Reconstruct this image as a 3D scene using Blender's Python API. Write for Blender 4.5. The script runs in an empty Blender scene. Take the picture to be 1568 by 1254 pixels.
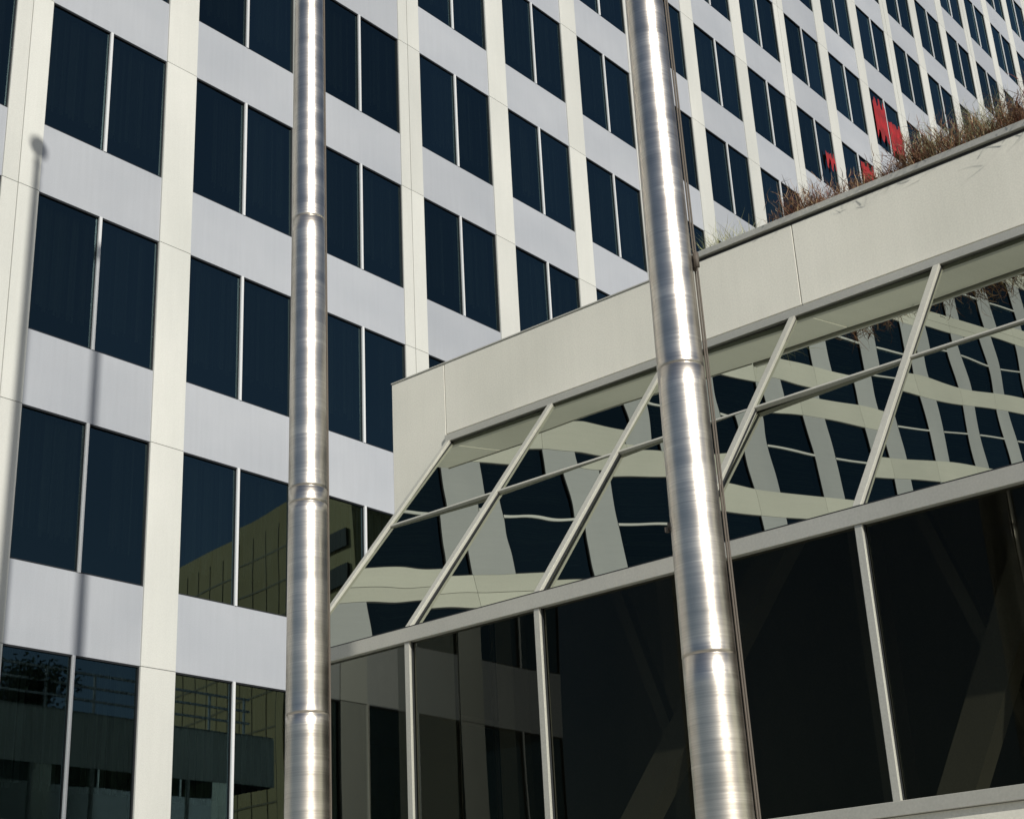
import bpy, math, random
from mathutils import Vector, Matrix
random.seed(7)
EYE=1.6
KS=.58
# ------------------------------------------------------------ helpers
class MB:
    def __init__(s): s.v=[];s.f=[];s.m=[]
    def poly(s,pts,mi=0):
        b=len(s.v); s.v+= [tuple(p) for p in pts]; s.f.append(tuple(range(b,b+len(pts)))); s.m.append(mi)
    def box(s,x0,x1,y0,y1,z0,z1,mi=0):
        b=len(s.v)
        s.v+=[(x0,y0,z0),(x1,y0,z0),(x1,y1,z0),(x0,y1,z0),(x0,y0,z1),(x1,y0,z1),(x1,y1,z1),(x0,y1,z1)]
        for q in((0,3,2,1),(4,5,6,7),(0,1,5,4),(1,2,6,5),(2,3,7,6),(3,0,4,7)):
            s.f.append(tuple(b+i for i in q)); s.m.append(mi)
    def obox(s,o,a,b_,c,mi=0):
        o=Vector(o);a=Vector(a);b_=Vector(b_);c=Vector(c);b=len(s.v)
        s.v+=[tuple(p) for p in(o,o+a,o+a+b_,o+b_,o+c,o+a+c,o+a+b_+c,o+b_+c)]
        for q in((0,3,2,1),(4,5,6,7),(0,1,5,4),(1,2,6,5),(2,3,7,6),(3,0,4,7)):
            s.f.append(tuple(b+i for i in q)); s.m.append(mi)
    def make(s,name,mats,parent=None,smooth=False,bevel=0,low=False):
        if low: s.v=[(x*KS,y*KS,(z-EYE)*KS+EYE) for x,y,z in s.v]
        me=bpy.data.meshes.new(name); me.from_pydata(s.v,[],s.f); me.update()
        for m in mats: me.materials.append(m)
        me.polygons.foreach_set("material_index",s.m)
        if smooth: me.polygons.foreach_set("use_smooth",[True]*len(s.f))
        ob=bpy.data.objects.new(name,me); bpy.context.scene.collection.objects.link(ob)
        if parent: ob.parent=parent
        if bevel:
            md=ob.modifiers.new("bevel","BEVEL"); md.width=bevel; md.segments=2; md.limit_method='ANGLE'
        return ob
def empty(name):
    e=bpy.data.objects.new(name,None); bpy.context.scene.collection.objects.link(e); return e
def mat(name):
    m=bpy.data.materials.new(name); m.use_nodes=True; nt=m.node_tree
    return m,nt,nt.nodes["Principled BSDF"],nt.nodes["Material Output"]
def N(nt,t,**k):
    n=nt.nodes.new(t)
    for a,b in k.items():
        if a in n.inputs.keys(): n.inputs[a].default_value=b
        else: setattr(n,a,b)
    return n
def coords(nt,scale=(1,1,1)):
    tc=N(nt,"ShaderNodeTexCoord"); mp=N(nt,"ShaderNodeMapping"); mp.inputs["Scale"].default_value=scale
    nt.links.new(tc.outputs["Object"],mp.inputs["Vector"]); return mp.outputs[0]
def panel_mat(name,c1,c2,rough=.45,metal=0.,island=.08,nscale=(.5,.5,.25),bump=.0,streak=(.95,1.04)):
    m,nt,b,o=mat(name); L=nt.links
    v=coords(nt,nscale); no=N(nt,"ShaderNodeTexNoise"); no.inputs["Scale"].default_value=1.; no.inputs["Detail"].default_value=6
    L.new(v,no.inputs["Vector"])
    mx=N(nt,"ShaderNodeMix",data_type='RGBA'); mx.inputs["A"].default_value=(*c1,1); mx.inputs["B"].default_value=(*c2,1)
    rp=N(nt,"ShaderNodeMapRange"); rp.inputs["From Min"].default_value=.3; rp.inputs["From Max"].default_value=.7
    L.new(no.outputs[0],rp.inputs[0]); L.new(rp.outputs[0],mx.inputs["Factor"])
    g=N(nt,"ShaderNodeNewGeometry"); mr=N(nt,"ShaderNodeMapRange"); mr.inputs["To Min"].default_value=1-island; mr.inputs["To Max"].default_value=1+island*.5
    L.new(g.outputs["Random Per Island"],mr.inputs[0])
    v2=coords(nt,(9,9,.5)); n2=N(nt,"ShaderNodeTexNoise"); n2.inputs["Scale"].default_value=1.5; n2.inputs["Detail"].default_value=4; L.new(v2,n2.inputs["Vector"])
    m2=N(nt,"ShaderNodeMapRange"); m2.inputs["To Min"].default_value=streak[0]; m2.inputs["To Max"].default_value=streak[1]; L.new(n2.outputs[0],m2.inputs[0])
    v3=coords(nt,(60,60,60)); n3=N(nt,"ShaderNodeTexNoise"); n3.inputs["Scale"].default_value=1.; n3.inputs["Detail"].default_value=2; L.new(v3,n3.inputs["Vector"])
    m3=N(nt,"ShaderNodeMapRange"); m3.inputs["To Min"].default_value=.86; m3.inputs["To Max"].default_value=1.14; L.new(n3.outputs[0],m3.inputs[0])
    a=N(nt,"ShaderNodeMath",operation='MULTIPLY'); L.new(mr.outputs[0],a.inputs[0]); L.new(m2.outputs[0],a.inputs[1])
    a2=N(nt,"ShaderNodeMath",operation='MULTIPLY'); L.new(a.outputs[0],a2.inputs[0]); L.new(m3.outputs[0],a2.inputs[1])
    sc=N(nt,"ShaderNodeVectorMath",operation='SCALE'); L.new(mx.outputs["Result"],sc.inputs[0]); L.new(a2.outputs[0],sc.inputs["Scale"])
    L.new(sc.outputs[0],b.inputs["Base Color"]); b.inputs["Roughness"].default_value=rough; b.inputs["Metallic"].default_value=metal
    if bump:   # oil-canning of thin sheet metal
        n5=N(nt,"ShaderNodeTexNoise"); n5.inputs["Scale"].default_value=1.; n5.inputs["Detail"].default_value=.5; L.new(coords(nt,(.9,.9,.9)),n5.inputs["Vector"])
        bp=N(nt,"ShaderNodeBump"); bp.inputs["Strength"].default_value=1; bp.inputs["Distance"].default_value=bump
        L.new(n5.outputs[0],bp.inputs["Height"]); L.new(bp.outputs[0],b.inputs["Normal"])
    return m
def plain(name,c,rough=.6,metal=0):
    m,nt,b,o=mat(name); b.inputs["Base Color"].default_value=(*c,1); b.inputs["Roughness"].default_value=rough; b.inputs["Metallic"].default_value=metal; return m
def mirror_glass(name,base,ior,tint,bumpd,bscale,transp=None,rough=0.0,vary=0.):
    m,nt,b,o=mat(name); L=nt.links
    v=coords(nt,bscale); no=N(nt,"ShaderNodeTexNoise"); no.inputs["Scale"].default_value=1; no.inputs["Detail"].default_value=.3; L.new(v,no.inputs["Vector"])
    bp=N(nt,"ShaderNodeBump"); bp.inputs["Strength"].default_value=1; bp.inputs["Distance"].default_value=bumpd
    L.new(no.outputs[0],bp.inputs["Height"])
    fr=N(nt,"ShaderNodeFresnel"); fr.inputs["IOR"].default_value=ior; L.new(bp.outputs[0],fr.inputs["Normal"])
    gl=N(nt,"ShaderNodeBsdfGlossy"); gl.inputs["Roughness"].default_value=rough; gl.inputs["Color"].default_value=(*tint,1); L.new(bp.outputs[0],gl.inputs["Normal"])
    if vary:
        g=N(nt,"ShaderNodeNewGeometry"); mr=N(nt,"ShaderNodeMapRange"); mr.inputs["To Min"].default_value=1-vary; mr.inputs["To Max"].default_value=1.0; L.new(g.outputs["Random Per Island"],mr.inputs[0])
        sc=N(nt,"ShaderNodeVectorMath",operation='SCALE'); sc.inputs[0].default_value=tint; L.new(mr.outputs[0],sc.inputs["Scale"]); L.new(sc.outputs[0],gl.inputs["Color"])
    mx=N(nt,"ShaderNodeMixShader"); L.new(fr.outputs[0],mx.inputs[0]); L.new(gl.outputs[0],mx.inputs[2])
    if transp:
        tr=N(nt,"ShaderNodeBsdfTransparent"); tr.inputs["Color"].default_value=(*transp,1); L.new(tr.outputs[0],mx.inputs[1])
    else:
        df=N(nt,"ShaderNodeBsdfDiffuse"); v2=coords(nt,(1.5,3,1.5)); n2=N(nt,"ShaderNodeTexNoise"); n2.inputs["Scale"].default_value=1.5; n2.inputs["Detail"].default_value=7; L.new(v2,n2.inputs["Vector"])
        cm=N(nt,"ShaderNodeMix",data_type='RGBA'); cm.inputs["A"].default_value=(*[c*.6 for c in base],1); cm.inputs["B"].default_value=(*[c*1.5 for c in base],1); L.new(n2.outputs[0],cm.inputs["Factor"])
        L.new(cm.outputs["Result"],df.inputs["Color"]); L.new(df.outputs[0],mx.inputs[1])
    L.new(mx.outputs[0],o.inputs["Surface"])
    return m
# ------------------------------------------------------------ materials
M_sp=panel_mat("spandrel_metal",(.385,.412,.455),(.445,.47,.51),.45,0,.08,(.35,.35,.6),bump=.012,streak=(.93,1.05))
M_pier=panel_mat("pier_metal",(.56,.575,.545),(.66,.67,.635),.45,0,.07)
M_back=plain("joint_black",(.03,.03,.03))
M_frame=plain("window_gasket",(.02,.022,.025),.4)
M_mull=panel_mat("mullion_white",(.62,.64,.66),(.7,.72,.74),.35)
M_glass=mirror_glass("tower_glass",(.0,.0,.0),1.9,(.60,.92,1.0),.005,(.45,.45,.45),transp=(.20,.25,.25),vary=.35)
M_curt=panel_mat("curtain_fabric",(.26,.28,.25),(.42,.42,.38),.9,0,.9)
M_red=panel_mat("red_reflection_paint",(.36,.006,.012),(.14,.004,.008),.8,nscale=(2,2,2))  # red reflection in the panes, put into the colour
M_room=plain("room_dark",(.05,.055,.06),.9)
M_fas=panel_mat("fascia_panel",(.69,.685,.61),(.81,.80,.72),.33,.0,.05,(.6,.6,.6),bump=.02)
M_alu=panel_mat("aluminium_frame",(.44,.44,.40),(.56,.555,.50),.35,.3,.06)
M_sglass=mirror_glass("sloped_glass",(.026,.031,.022),1.72,(.44,.462,.392),.0045,(.75,.75,.75),vary=.15)
M_eglass=mirror_glass("end_wall_glass",(.12,.15,.11),1.72,(.9,.93,.85),.003,(.8,.8,.8))
M_vglass=mirror_glass("dark_glass",(.003,.003,.003),1.25,(.85,.92,.82),.006,(.5,.5,.5),transp=(.27,.27,.24))
# ------------------------------------------------------------ office tower
D=20.0; X0,P,W,Z0,FH,HH=12.242,3.2248,2.5135,5.650+EYE,3.9032,2.5668
tower=empty("office_tower")
K0,K1,J0,J1=-6,32,-1,22
sp=MB();pi=MB();fr=MB();mu=MB();gl=MB();cu=MB();bk=MB();rm=MB()
g=.006
for k in range(K0,K1):
    xl=X0+k*P; xr=xl+W
    for j in range(J0,J1):
        zt=Z0+j*FH
        if k%3==2 :
            xm=(xr+X0+(k+1)*P)/2-.05
            pi.box(xr+g,xm-g,D-.012,D+.05,zt+g,zt+FH-g); pi.box(xm+g,X0+(k+1)*P-g,D-.02,D+.05,zt+g,zt+FH-g)
        else:
            pi.box(xr+g,X0+(k+1)*P-g,D-.02,D+.05,zt+g,zt+FH-g)
        sp.box(xl+g*.3,xr-g*.3,D,D+.05,zt+.004,zt+FH-HH-.004)
        zb=zt-HH
        fw=.022
        fr.box(xl,xl+fw,D+.012,D+.06,zb,zt); fr.box(xr-fw,xr,D+.012,D+.06,zb,zt)
        fr.box(xl+fw,xr-fw,D+.012,D+.06,zt-fw,zt); fr.box(xl+fw,xr-fw,D+.012,D+.06,zb,zb+fw)
        xm=(xl+xr)/2
        mu.box(xm-.026,xm+.026,D-.015,D+.07,zb,zt)
        fr.box(xm-.036,xm-.0265,D+.02,D+.06,zb+fw,zt-fw); fr.box(xm+.0265,xm+.036,D+.02,D+.06,zb+fw,zt-fw)
        for (a,b) in((xl+fw,xm-.03),(xm+.03,xr-fw)):
            t1=random.gauss(0,.003); t2=random.gauss(0,.003); w=(b-a)/2; h=(zt-zb)/2
            yy=lambda sx,sz: D+.045+t1*sx*w+t2*sz*h
            gl.poly([(a,yy(-1,-1),zb+fw),(b,yy(1,-1),zb+fw),(b,yy(1,1),zt-fw),(a,yy(-1,1),zt-fw)])
        if j<14 and -2<k<24:
            for (a,b) in((xl,xm),(xm,xr)):
                n=26; hem=zb+.62+random.uniform(-.03,.03); prev=None; off=random.uniform(.2,.34); ph=random.random()*6
                ga=random.choice([0,0,.12,.3,.55]) if random.random()<.6 else 0
                for i in range(n+1):
                    x=a+(b-a)*(ga+(1-ga)*i/n); y=D+off+.035*math.sin(i*1.9+ph)+.012*math.sin(i*.7)
                    if prev:
                        hz=hem-(.09 if i%2==0 else 0)
                        cu.poly([(prev[0],prev[1],hz),(x,y,hz),(x,y,zt+.1),(prev[0],prev[1],zt+.1)],0)
                    prev=(x,y)
for j in range(J0,J1):
    zt=Z0+j*FH
    bk.box(X0+K0*P,X0+K1*P,D+.055,D+3,zt+.02,zt+FH-HH-.02)
for k in range(K0,K1):
    bk.box(X0+k*P+W+.005,X0+(k+1)*P-.005,D+.065,D+.2,-.0,Z0+J1*FH)
rm.box(X0+K0*P,X0+K1*P,D+3.01,D+18,0,Z0+(J1-1)*FH+1.3)
sp.make("spandrel_panels",[M_sp],tower); pi.make("pier_panels",[M_pier],tower)
fr.make("window_gaskets",[M_frame],tower); mu.make("window_mullions",[M_mull],tower)
gl.make("window_glass",[M_glass],tower); cu.make("curtains",[M_curt],tower)
bk.make("floor_slabs",[M_back],tower); rm.make("core_walls",[M_room],tower)
ba=MB(); ba.box(X0+K0*P,X0+K1*P,D-.01,D+.055,0,Z0-FH-HH-.03); ba.make("base_wall",[M_pier],tower)
rb=MB()  # wavy red panels added over the glass, standing in for a red reflection
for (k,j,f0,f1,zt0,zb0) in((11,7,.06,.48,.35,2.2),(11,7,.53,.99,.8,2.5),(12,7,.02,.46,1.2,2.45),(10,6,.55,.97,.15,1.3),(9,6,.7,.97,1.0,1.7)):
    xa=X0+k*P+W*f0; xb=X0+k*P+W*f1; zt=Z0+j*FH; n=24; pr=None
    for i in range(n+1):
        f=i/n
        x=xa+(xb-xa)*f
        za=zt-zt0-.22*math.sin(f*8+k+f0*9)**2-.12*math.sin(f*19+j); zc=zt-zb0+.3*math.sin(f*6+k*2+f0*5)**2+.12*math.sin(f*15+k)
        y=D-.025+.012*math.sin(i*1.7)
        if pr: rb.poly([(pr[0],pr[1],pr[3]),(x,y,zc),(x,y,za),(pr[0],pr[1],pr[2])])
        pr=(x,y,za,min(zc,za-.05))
rb.make("red_reflection_panels",[M_red],tower,smooth=True)
# ------------------------------------------------------------ low glazed building
low=empty("glazed_atrium_building")
GZ=EYE-EYE/KS+.002
E=20.0;S=3.8688;XG=E-S;Y0=17.769;DY=2.5046;ZT=10.2355+EYE;ZB=5.5086+EYE;ZBA=2.086+EYE;ZF=11.93+EYE
NK=18; YR=Y0-NK*DY; YC=19.26; DEP=24
fa=MB()
seams=[Y0+.075]+[10.08-7.76*i for i in range(0,6)]
zfb=10.47+EYE
for a,b in zip(seams[:-1],seams[1:]): fa.box(E,E+.12,b+.008,a-.008,zfb,ZF)
fa.box(E,E+.12,seams[0]+.008,YC,GZ,ZF)
fx=E+.121
for i in range(4):
    fa.box(fx,fx+5.98,YC-.12,YC,zfb-.6,ZF-.004); fx+=6
fa.make("fascia_panels",[M_fas],low,bevel=.004,low=True)
tr=MB()
tr.box(E-.015,E+.16,12.0,YC+.012,ZF+.003,ZF+.035)
tr.box(E-.05,E+.25,YR,12.0,ZF+.06,ZF+.17)
tr.box(E+.165,E+DEP,YC-.14,YC+.03,ZF+.003,ZF+.05)
tr.make("coping",[M_alu],low,bevel=.004,low=True)
dk=MB(); dk.box(E+.02,E+.2,YR,12.0,ZF+.003,ZF+.06); dk.box(E+.03,E+.1,YR,Y0+.06,ZT-.05,zfb-.002)
dk.box(E+.13,E+DEP,YR,YC-.15,ZT-.4,ZF-.3)
dk.make("shadow_gap_and_roof",[M_back],low,low=True)
fm=MB()
fm.box(E-.06,E+.05,YR,Y0+.07,ZT+.05,ZT+.19)
dz=ZT-ZB; L=math.hypot(S,dz); v=Vector((-S,0,-dz))/L; n=Vector((-dz,0,S))/L; top=Vector((E,0,ZT+.04))
for k in range(NK+1):
    y=Y0-k*DY
    fm.obox(top+Vector((0,y-.055,0))-n*.05,v*(L-.0),Vector((0,.11,0)),n*.11)
    fm.box(XG-.075,XG+.07,y-.05,y+.05,ZBA,ZB-.17)
for k in range(NK):
    y=Y0-k*DY
    fm.obox(top+v*(L*.4352-.03)+Vector((0,y-DY+.056,0))-n*.04,v*.055,Vector((0,DY-.112,0)),n*.075)
fm.box(XG-.10,XG+.1,YR,Y0+.075,ZB-.17,ZB+.045)
fm.box(XG-.11,XG+.1,YR,Y0+.075,ZBA-.16,ZBA)
for i in range(10): fm.box(E+.2+i*2.4,E+.3+i*2.4,YC-.1,YC+.04,GZ,zfb-.62)
fm.box(E+.15,E+DEP,YC-.09,YC+.05,ZB-.17,ZB)
fm.make("glazing_frame",[M_alu],low,bevel=.004,low=True)
gk=MB()
for k in range(NK):
    y=Y0-k*DY
    for s_ in(-1,1):
        yy0=y-.068 if s_<0 else y-DY+.056
        gk.obox(top+Vector((0,yy0,0))-n*.02,v*L,Vector((0,.012,0)),n*.028)
        y2=y-.062 if s_<0 else y-DY+.0505
        gk.box(XG-.03,XG+.03,y2,y2+.0115,ZBA+.002,ZB-.172)
gk.box(XG-.102,XG-.0,YR,Y0+.07,ZB+.046,ZB+.056)
gk.make("gaskets",[M_frame],low,low=True)
sg=MB();vg=MB();eg=MB()
for k in range(NK):
    ya=Y0-k*DY-.05; yb=ya-DY+.1
    for (a,b) in((0.0,.4352),(.4352,1.)):
        t1=random.gauss(0,.012);t2=random.gauss(0,.010)
        p0=top+v*(L*a);p1=top+v*(L*b)
        def q(p,y,s1,s2): return Vector((p.x,y,p.z))+n*(t1*s1*1.2+t2*s2*1.3)
        sg.poly([q(p0,ya,1,1),q(p0,yb,-1,1),q(p1,yb,-1,-1),q(p1,ya,1,-1)])
    t1=random.gauss(0,.003)
    vg.poly([(XG+t1,ya,ZB-.1),(XG-t1,yb,ZB-.1),(XG-t1,yb,ZBA-.05),(XG+t1,ya,ZBA-.05)])
vg.poly([(XG,Y0,ZBA),(E,Y0,ZBA),(E,Y0,ZT),(XG,Y0,ZB)])
for i in range(9): eg.poly([(E+.3+i*2.4,YC-.05,GZ),(E+2.6+i*2.4,YC-.05,GZ),(E+2.6+i*2.4,YC-.05,zfb-.6),(E+.3+i*2.4,YC-.05,zfb-.6)])
sg.make("sloped_glass",[M_sglass],low,low=True); vg.make("dark_glass",[M_vglass],low,low=True); eg.make("end_wall_glass",[M_eglass],low,low=True)
it=MB()
it.box(E+3,E+3.2,YR,YC-.3,GZ,ZT-.41,0)
for i in range(12):
    y=16-i*3.4; it.box(E-.6,E-.2,y,y+.35,ZBA-.16,ZB+1.5,0)
for i,y in enumerate((12.6,7.6,4.2,-.5,-5.5)):
    it.obox((XG+1.2,y,ZBA-.3),(0,.5,0),(.35,0,0),(0,-3.4,4.2) if i%2==0 else (0,-2.6,5.0),0)
    it.obox((XG+2.0,y-1.2,ZBA-.3),(0,.18,0),(.2,0,0),(0,1.5,4.6),0)
it.make("interior_structure",[panel_mat("interior_paint",(.38,.38,.32),(.2,.2,.17),.7)],low,low=True)
bs=MB(); bs.box(XG-.05,E-.01,YR,Y0+.03,GZ,ZBA-.165); bs.make("base_wall",[M_fas],low,low=True)
so=MB(); so.box(E+.3,E+2.8,YR,11.95,ZF-.28,ZF+.1); so.make("planter_soil",[plain("soil",(.06,.04,.03),.95)],low,low=True)
rEx=E*KS; rYC=YC*KS; rZF=(ZF-EYE)*KS+EYE
rl=MB()
for i in range(9): rl.box(rEx+4+i*1.15,rEx+4.05+i*1.15,rYC-.3,rYC-.25,rZF-.2,rZF+.95)
for zz_ in (.35,.65,.95): rl.box(rEx+4,rEx+13.4,rYC-.305,rYC-.245,rZF+zz_,rZF+zz_+.05)
rl.make("terrace_railing",[M_mull])
# ------------------------------------------------------------ vegetation
def twig_mat(name,ramp):
    m,nt,b,o=mat(name); g_=N(nt,"ShaderNodeNewGeometry"); r=N(nt,"ShaderNodeValToRGB")
    el=r.color_ramp.elements
    el[0].position=0; el[0].color=(*ramp[0],1); el[1].position=1; el[1].color=(*ramp[-1],1)
    for i,c in enumerate(ramp[1:-1]):
        e=el.new((i+1)/(len(ramp)-1)); e.color=(*c,1)
    nt.links.new(g_.outputs["Random Per Island"],r.inputs[0]); nt.links.new(r.outputs[0],b.inputs["Base Color"]); b.inputs["Roughness"].default_value=.8
    return m
M_tw=twig_mat("dry_twigs",[(.04,.02,.015),(.14,.07,.04),(.30,.19,.10),(.15,.03,.02),(.48,.36,.21)])
M_gr=twig_mat("pale_grass",[(.3,.3,.15),(.5,.48,.28),(.2,.26,.12),(.45,.4,.25)])
M_lf=twig_mat("dark_leaves",[(.03,.05,.02),(.06,.09,.03),(.1,.12,.05)])
def twig(tw,x,y,z,h,lean,w,mi,seg=4,curl=.3,bias=(0,0)):
    d=Vector((random.gauss(bias[0],lean),random.gauss(bias[1],lean),1)).normalized(); p=Vector((x,y,z)); side=Vector((random.uniform(-1,1),random.uniform(-1,1),.1)).normalized()*w
    pts=[]
    for i in range(seg+1):
        f=i/seg; pts.append((p.copy(),side*(1-f*.8))); p+=d*(h/seg); d=(d+Vector((random.gauss(0,curl),random.gauss(0,curl),random.gauss(-.05,curl*.5)))).normalized()
    b=len(tw.v)
    for a,s_ in pts: tw.v+=[tuple(a-s_),tuple(a+s_)]
    for i in range(seg): tw.f.append((b+2*i,b+2*i+1,b+2*i+3,b+2*i+2)); tw.m.append(mi)
    return pts
tw=MB(); zz=rZF+.05
for i in range(260): twig(tw,rEx+random.uniform(.08,.3),random.uniform(6.35,6.93),zz,random.uniform(.15,.42),.35,.0035,1)
for i in range(13000):
    y=6.05-random.random()**1.2*8.5
    bump=.5+.5*math.sin(y*3.3)*math.sin(y*1.33+1)
    dens=min(1,(6.1-y)/.4)
    if random.random()>dens*(.5+.5*bump): continue
    h=random.uniform(.16,.50)*(.6+.5*bump)
    pts=twig(tw,rEx+random.uniform(.05,.5),y,zz,h,.5,random.uniform(.0025,.007),0,4,.35,(-.2,0))
    for q_ in range(2):
        a=random.choice(pts[1:])[0]; twig(tw,a.x,a.y,a.z,h*.35,.9,.004,0,2,.4)
for i in range(500):
    twig(tw,rEx+random.uniform(.05,.4),random.choice([4.35,3.9])+random.gauss(0,.12),zz+.1,random.uniform(.3,.55),.35,.003,1,6,.4)
tw.make("dry_shrubs",[M_tw,M_gr])
tt=MB(); tx,ty=18.9,10.2; tz=rZF-.3
for s_ in range(7):
    a=random.uniform(0,6.28); pts=[Vector((tx,ty,tz))]
    dx=Vector((math.cos(a)*.35,math.sin(a)*.35,1)).normalized()
    for i in range(6):
        pts.append(pts[-1]+dx*.22); dx=(dx+Vector((random.gauss(0,.15),random.gauss(0,.15),0))).normalized()
    for i in range(6):
        r0=.03*(1-i/7); r1=.03*(1-(i+1)/7); A=pts[i];B=pts[i+1]
        for c in range(5):
            c0=c*1.2566;c1=(c+1)*1.2566
            tt.poly([A+Vector((math.cos(c0),math.sin(c0),0))*r0,A+Vector((math.cos(c1),math.sin(c1),0))*r0,B+Vector((math.cos(c1),math.sin(c1),0))*r1,B+Vector((math.cos(c0),math.sin(c0),0))*r1],0)
    for i in range(620):
        cpt=random.choice(pts[2:])+Vector((random.gauss(0,.25),random.gauss(0,.25),random.gauss(.05,.16)))
        d1=Vector((random.gauss(0,1),random.gauss(0,1),random.gauss(0,1))).normalized()*.06; d2=Vector((random.gauss(0,1),random.gauss(0,1),random.gauss(0,1))).normalized()*.03
        tt.poly([cpt,cpt+d1+d2,cpt+d1*2,cpt+d1-d2],1)
tt.make("terrace_tree",[plain("bark",(.08,.06,.04),.9),M_lf])
# ------------------------------------------------------------ flagpoles
def steel():
    m,nt,b,o=mat("brushed_steel"); L=nt.links
    b.inputs["Metallic"].default_value=1
    v=coords(nt,(1.6,1.6,120)); no=N(nt,"ShaderNodeTexNoise"); no.inputs["Scale"].default_value=1; no.inputs["Detail"].default_value=4; L.new(v,no.inputs["Vector"])
    v2=coords(nt,(2.5,2.5,9)); n2=N(nt,"ShaderNodeTexNoise"); n2.inputs["Scale"].default_value=1; n2.inputs["Detail"].default_value=5; L.new(v2,n2.inputs["Vector"])
    ad=N(nt,"ShaderNodeMath",operation='MULTIPLY'); L.new(no.outputs[0],ad.inputs[0]); L.new(n2.outputs[0],ad.inputs[1])
    mr=N(nt,"ShaderNodeMapRange"); mr.inputs["From Min"].default_value=.12; mr.inputs["From Max"].default_value=.4; mr.inputs["To Min"].default_value=.28; mr.inputs["To Max"].default_value=.39
    L.new(ad.outputs[0],mr.inputs[0]); L.new(mr.outputs[0],b.inputs["Roughness"])
    bp=N(nt,"ShaderNodeBump"); bp.inputs["Strength"].default_value=.6; bp.inputs["Distance"].default_value=.0004; L.new(no.outputs[0],bp.inputs["Height"]); L.new(bp.outputs[0],b.inputs["Normal"])
    cr=N(nt,"ShaderNodeMix",data_type='RGBA'); cr.inputs["A"].default_value=(.52,.475,.42,1); cr.inputs["B"].default_value=(.76,.71,.64,1)
    m4=N(nt,"ShaderNodeMapRange"); m4.inputs["From Min"].default_value=.1; m4.inputs["From Max"].default_value=.42; L.new(ad.outputs[0],m4.inputs[0]); L.new(m4.outputs[0],cr.inputs["Factor"]); L.new(cr.outputs["Result"],b.inputs["Base Color"])
    return m
M_st=steel(); M_cab=plain("halyard_rope",(.10,.085,.07),.7)
def flagpole(R,az,H,d0,d1,z1,joints,cabs,cleatz):
    root=empty("flagpole"); px,py=R*math.cos(az),R*math.sin(az)
    def rad(z):
        zz=z-EYE
        d=d0+(d1-d0)*(zz/z1) if zz<z1 else d1+(.13-d1)*((zz-z1)/(H-z1))
        return d/2
    zs=[0]; z=0
    while z<H+EYE-.4: z+=.25; zs.append(z)
    prof=[(rad(z),z) for z in zs]
    for jz in joints:
        for dzz,dr in((-.006,0),(-.003,-.003),(.0,-.003),(.003,.0008),(.02,.0008),(.024,0)):
            prof.append((rad(jz+dzz)+dr,jz+dzz))
    prof.sort(key=lambda a:a[1])
    mb=MB(); nseg=96
    def lathe(mb,prof,cx,cy,nseg):
        b=len(mb.v)
        for r_,z_ in prof:
            for i in range(nseg):
                a=2*math.pi*i/nseg; mb.v.append((cx+r_*math.cos(a),cy+r_*math.sin(a),z_))
        for j in range(len(prof)-1):
            for i in range(nseg):
                i2=(i+1)%nseg; mb.f.append((b+j*nseg+i,b+j*nseg+i2,b+(j+1)*nseg+i2,b+(j+1)*nseg+i)); mb.m.append(0)
    lathe(mb,prof,0,0,nseg)
    mb.make("shaft",[M_st],root,smooth=True); 
    ba=MB(); lathe(ba,[(.34,.06),(.34,.09),(.22,.12),(.19,.2),(.165,.24)],0,0,48); ba.make("base_collar",[M_st],root,smooth=True)
    fi=MB(); zb=H+EYE
    lathe(fi,[(.065,zb-.42),(.075,zb-.38),(.075,zb-.3),(.03,zb-.28),(.03,zb-.16)]+[(max(.001,.17*math.sin(math.pi*i/16)),zb-.17*math.cos(math.pi*i/16)) for i in range(17)],0,0,32)
    fi.make("ball_finial",[M_st],root,smooth=True)
    rx,ry=math.sin(az),-math.cos(az); cb=MB()
    for off,ph in cabs:
        def pt(z):
            r_=rad(z)+off; dx,dy=rx*math.cos(ph)-math.cos(az)*math.sin(ph),ry*math.cos(ph)-math.sin(az)*math.sin(ph)
            return (dx*r_,dy*r_)
        b=len(cb.v); zs2=[.9+i*.5 for i in range(int((H+.9)/.5))]
        for z_ in zs2:
            x_,y_=pt(z_)
            for i in range(6):
                a=2*math.pi*i/6; cb.v.append((x_+.006*math.cos(a),y_+.006*math.sin(a),z_))
        for j in range(len(zs2)-1):
            for i in range(6):
                i2=(i+1)%6; cb.f.append((b+j*6+i,b+j*6+i2,b+(j+1)*6+i2,b+(j+1)*6+i)); cb.m.append(0)
        for cz in cleatz:
            x_,y_=pt(cz); cb.box(x_-.012,x_+.012,y_-.012,y_+.012,cz-.05,cz+.05,0)
    cb.make("halyard",[M_cab],root,smooth=True)
    if cleatz:
        eb=MB(); zc=8.27*.312+EYE; rr=rad(zc)
        eb.box(-rx*rr*1.0-.012,-rx*rr*1.0+.012,-ry*rr-.012,-ry*rr+.012,zc-.02,zc+.02); eb.box(-rx*(rr+.02)-.01,-rx*(rr+.02)+.01,-ry*(rr+.02)-.01,-ry*(rr+.02)+.01,zc-.035,zc-.005)
        eb.make("eye_bolt",[M_cab],root)
    root.location=(px,py,0); return root
flagpole(10.24,.8264,22.4,.315,.233,7.77,[10.24*t+EYE for t in(.5635,.350,.339,.193)],[(.006,.0)],[])
flagpole(8.27,.5578,22.9,.325,.247,6.15,[8.27*t+EYE for t in(.4275,.2185)],[(.012,.0),(.03,.25)],[8.27*.512+EYE])
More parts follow.
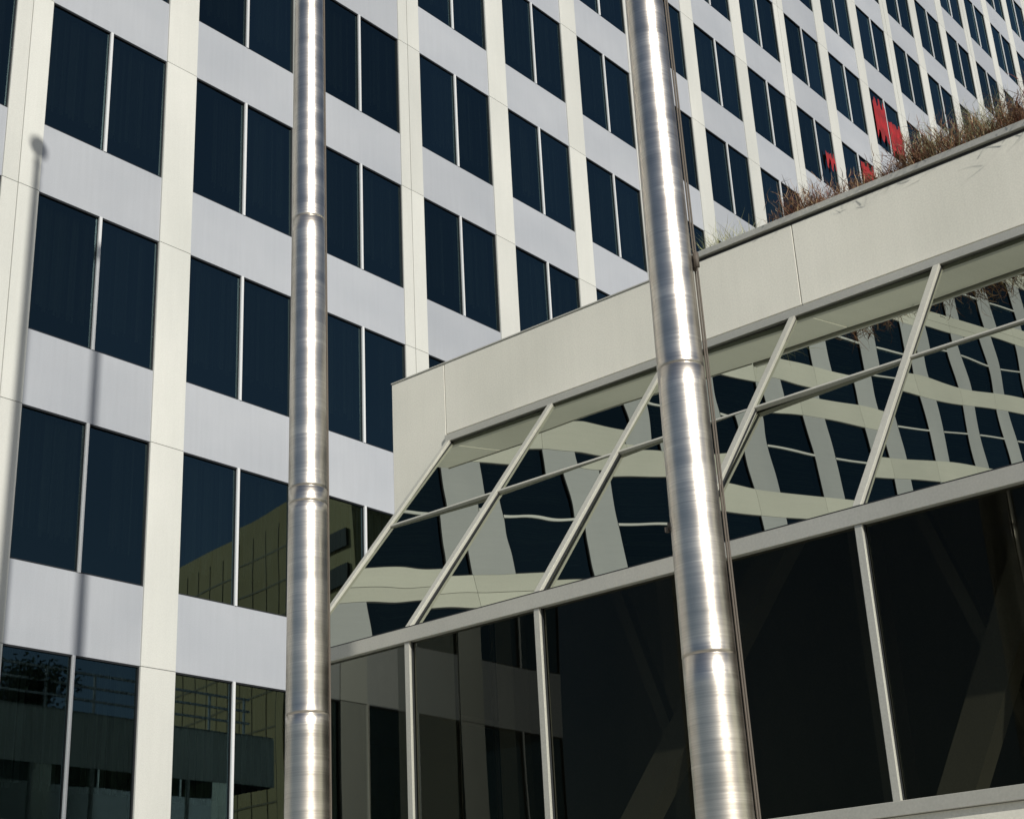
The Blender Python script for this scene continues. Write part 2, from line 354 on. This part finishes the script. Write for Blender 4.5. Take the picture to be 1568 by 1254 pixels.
# ------------------------------------------------------------ opposite building (seen only in reflections)
opp=empty("tan_office_building")
ob=MB(); M_tan=panel_mat("tan_concrete",(.66,.48,.2),(.74,.55,.26),.8); M_tg=plain("tan_building_window",(.34,.26,.13),.4); M_td=plain("tan_building_dark_glass",(.05,.045,.03),.2)
ob.box(0,40,-42,0,0,58,0)
for i in range(14): ob.box(-.05,.0,-41,-12,1+4*i,1.2+4*i,1)
for i in range(10): ob.box(-.06,.0,-41+i*3,-40.93+i*3,1,56,1)
ob.box(-.9,-.07,-10.5,-9,0,59.5,0); ob.box(-.07,-.0,-12,-10.6,0,57,2)
for i in range(12): ob.box(-.3,-.08,-7.8,-1,4+4.2*i,6.2+4.2*i,2)
ob.make("tower_block",[M_tan,M_tg,M_td],opp); opp.location=(108,-72,0); opp.rotation_euler=(0,0,math.radians(11))
# ------------------------------------------------------------ ground
gm=MB(); gm.poly([(-1500,-1500,0),(1500,-1500,0),(1500,1500,0),(-1500,1500,0)]); gm.make("ground",[panel_mat("asphalt",(.05,.05,.052),(.08,.08,.08),.9)])
pv=MB()
for i in range(10):
    for j in range(15): pv.box(-11+i*2+.006,-9+i*2-.006,-10.1+j*2+.006,-8.1+j*2-.006,0.0,.06)
pv.make("plaza_paving",[panel_mat("paving_concrete",(.3,.29,.27),(.38,.37,.34),.85)])
# ------------------------------------------------------------ light
SA=math.atan2(-.42,-1.0); el=math.radians(31)
sd=Vector((math.sin(SA)*math.cos(el),math.cos(SA)*math.cos(el),math.sin(el)))
sun=bpy.data.lights.new("sun","SUN"); sun.energy=4.1; sun.angle=math.radians(.5); sun.color=(1,.95,.855)
so_=bpy.data.objects.new("sun",sun); so_.rotation_euler=sd.to_track_quat('Z','Y').to_euler(); bpy.context.scene.collection.objects.link(so_)
w=bpy.data.worlds.new("World"); bpy.context.scene.world=w; w.use_nodes=True; nt=w.node_tree
sk=nt.nodes.new("ShaderNodeTexSky"); sk.sky_type='NISHITA'; sk.sun_disc=False; sk.sun_elevation=el; sk.sun_rotation=SA%(2*math.pi)
nt.links.new(sk.outputs[0],nt.nodes["Background"].inputs[0]); nt.nodes["Background"].inputs[1].default_value=.065
# ------------------------------------------------------------ camera
pt,ro,ya=.3868,-.05282,.68072
fw=Vector((math.cos(ya)*math.cos(pt),math.sin(ya)*math.cos(pt),math.sin(pt))); r=Vector((math.sin(ya),-math.cos(ya),0)); u=r.cross(fw)
r2=math.cos(ro)*r+math.sin(ro)*u; u2=-math.sin(ro)*r+math.cos(ro)*u
cam=bpy.data.cameras.new("camera"); cam.lens=36*2301.02/1568; cam.clip_end=5000; cam.clip_start=.1
co=bpy.data.objects.new("camera",cam); bpy.context.scene.collection.objects.link(co)
co.matrix_world=Matrix(((r2.x,u2.x,-fw.x,0),(r2.y,u2.y,-fw.y,0),(r2.z,u2.z,-fw.z,EYE),(0,0,0,1)))
bpy.context.scene.camera=co
sc=bpy.context.scene; sc.view_settings.view_transform='Standard'; sc.view_settings.look='None'; sc.view_settings.exposure=0
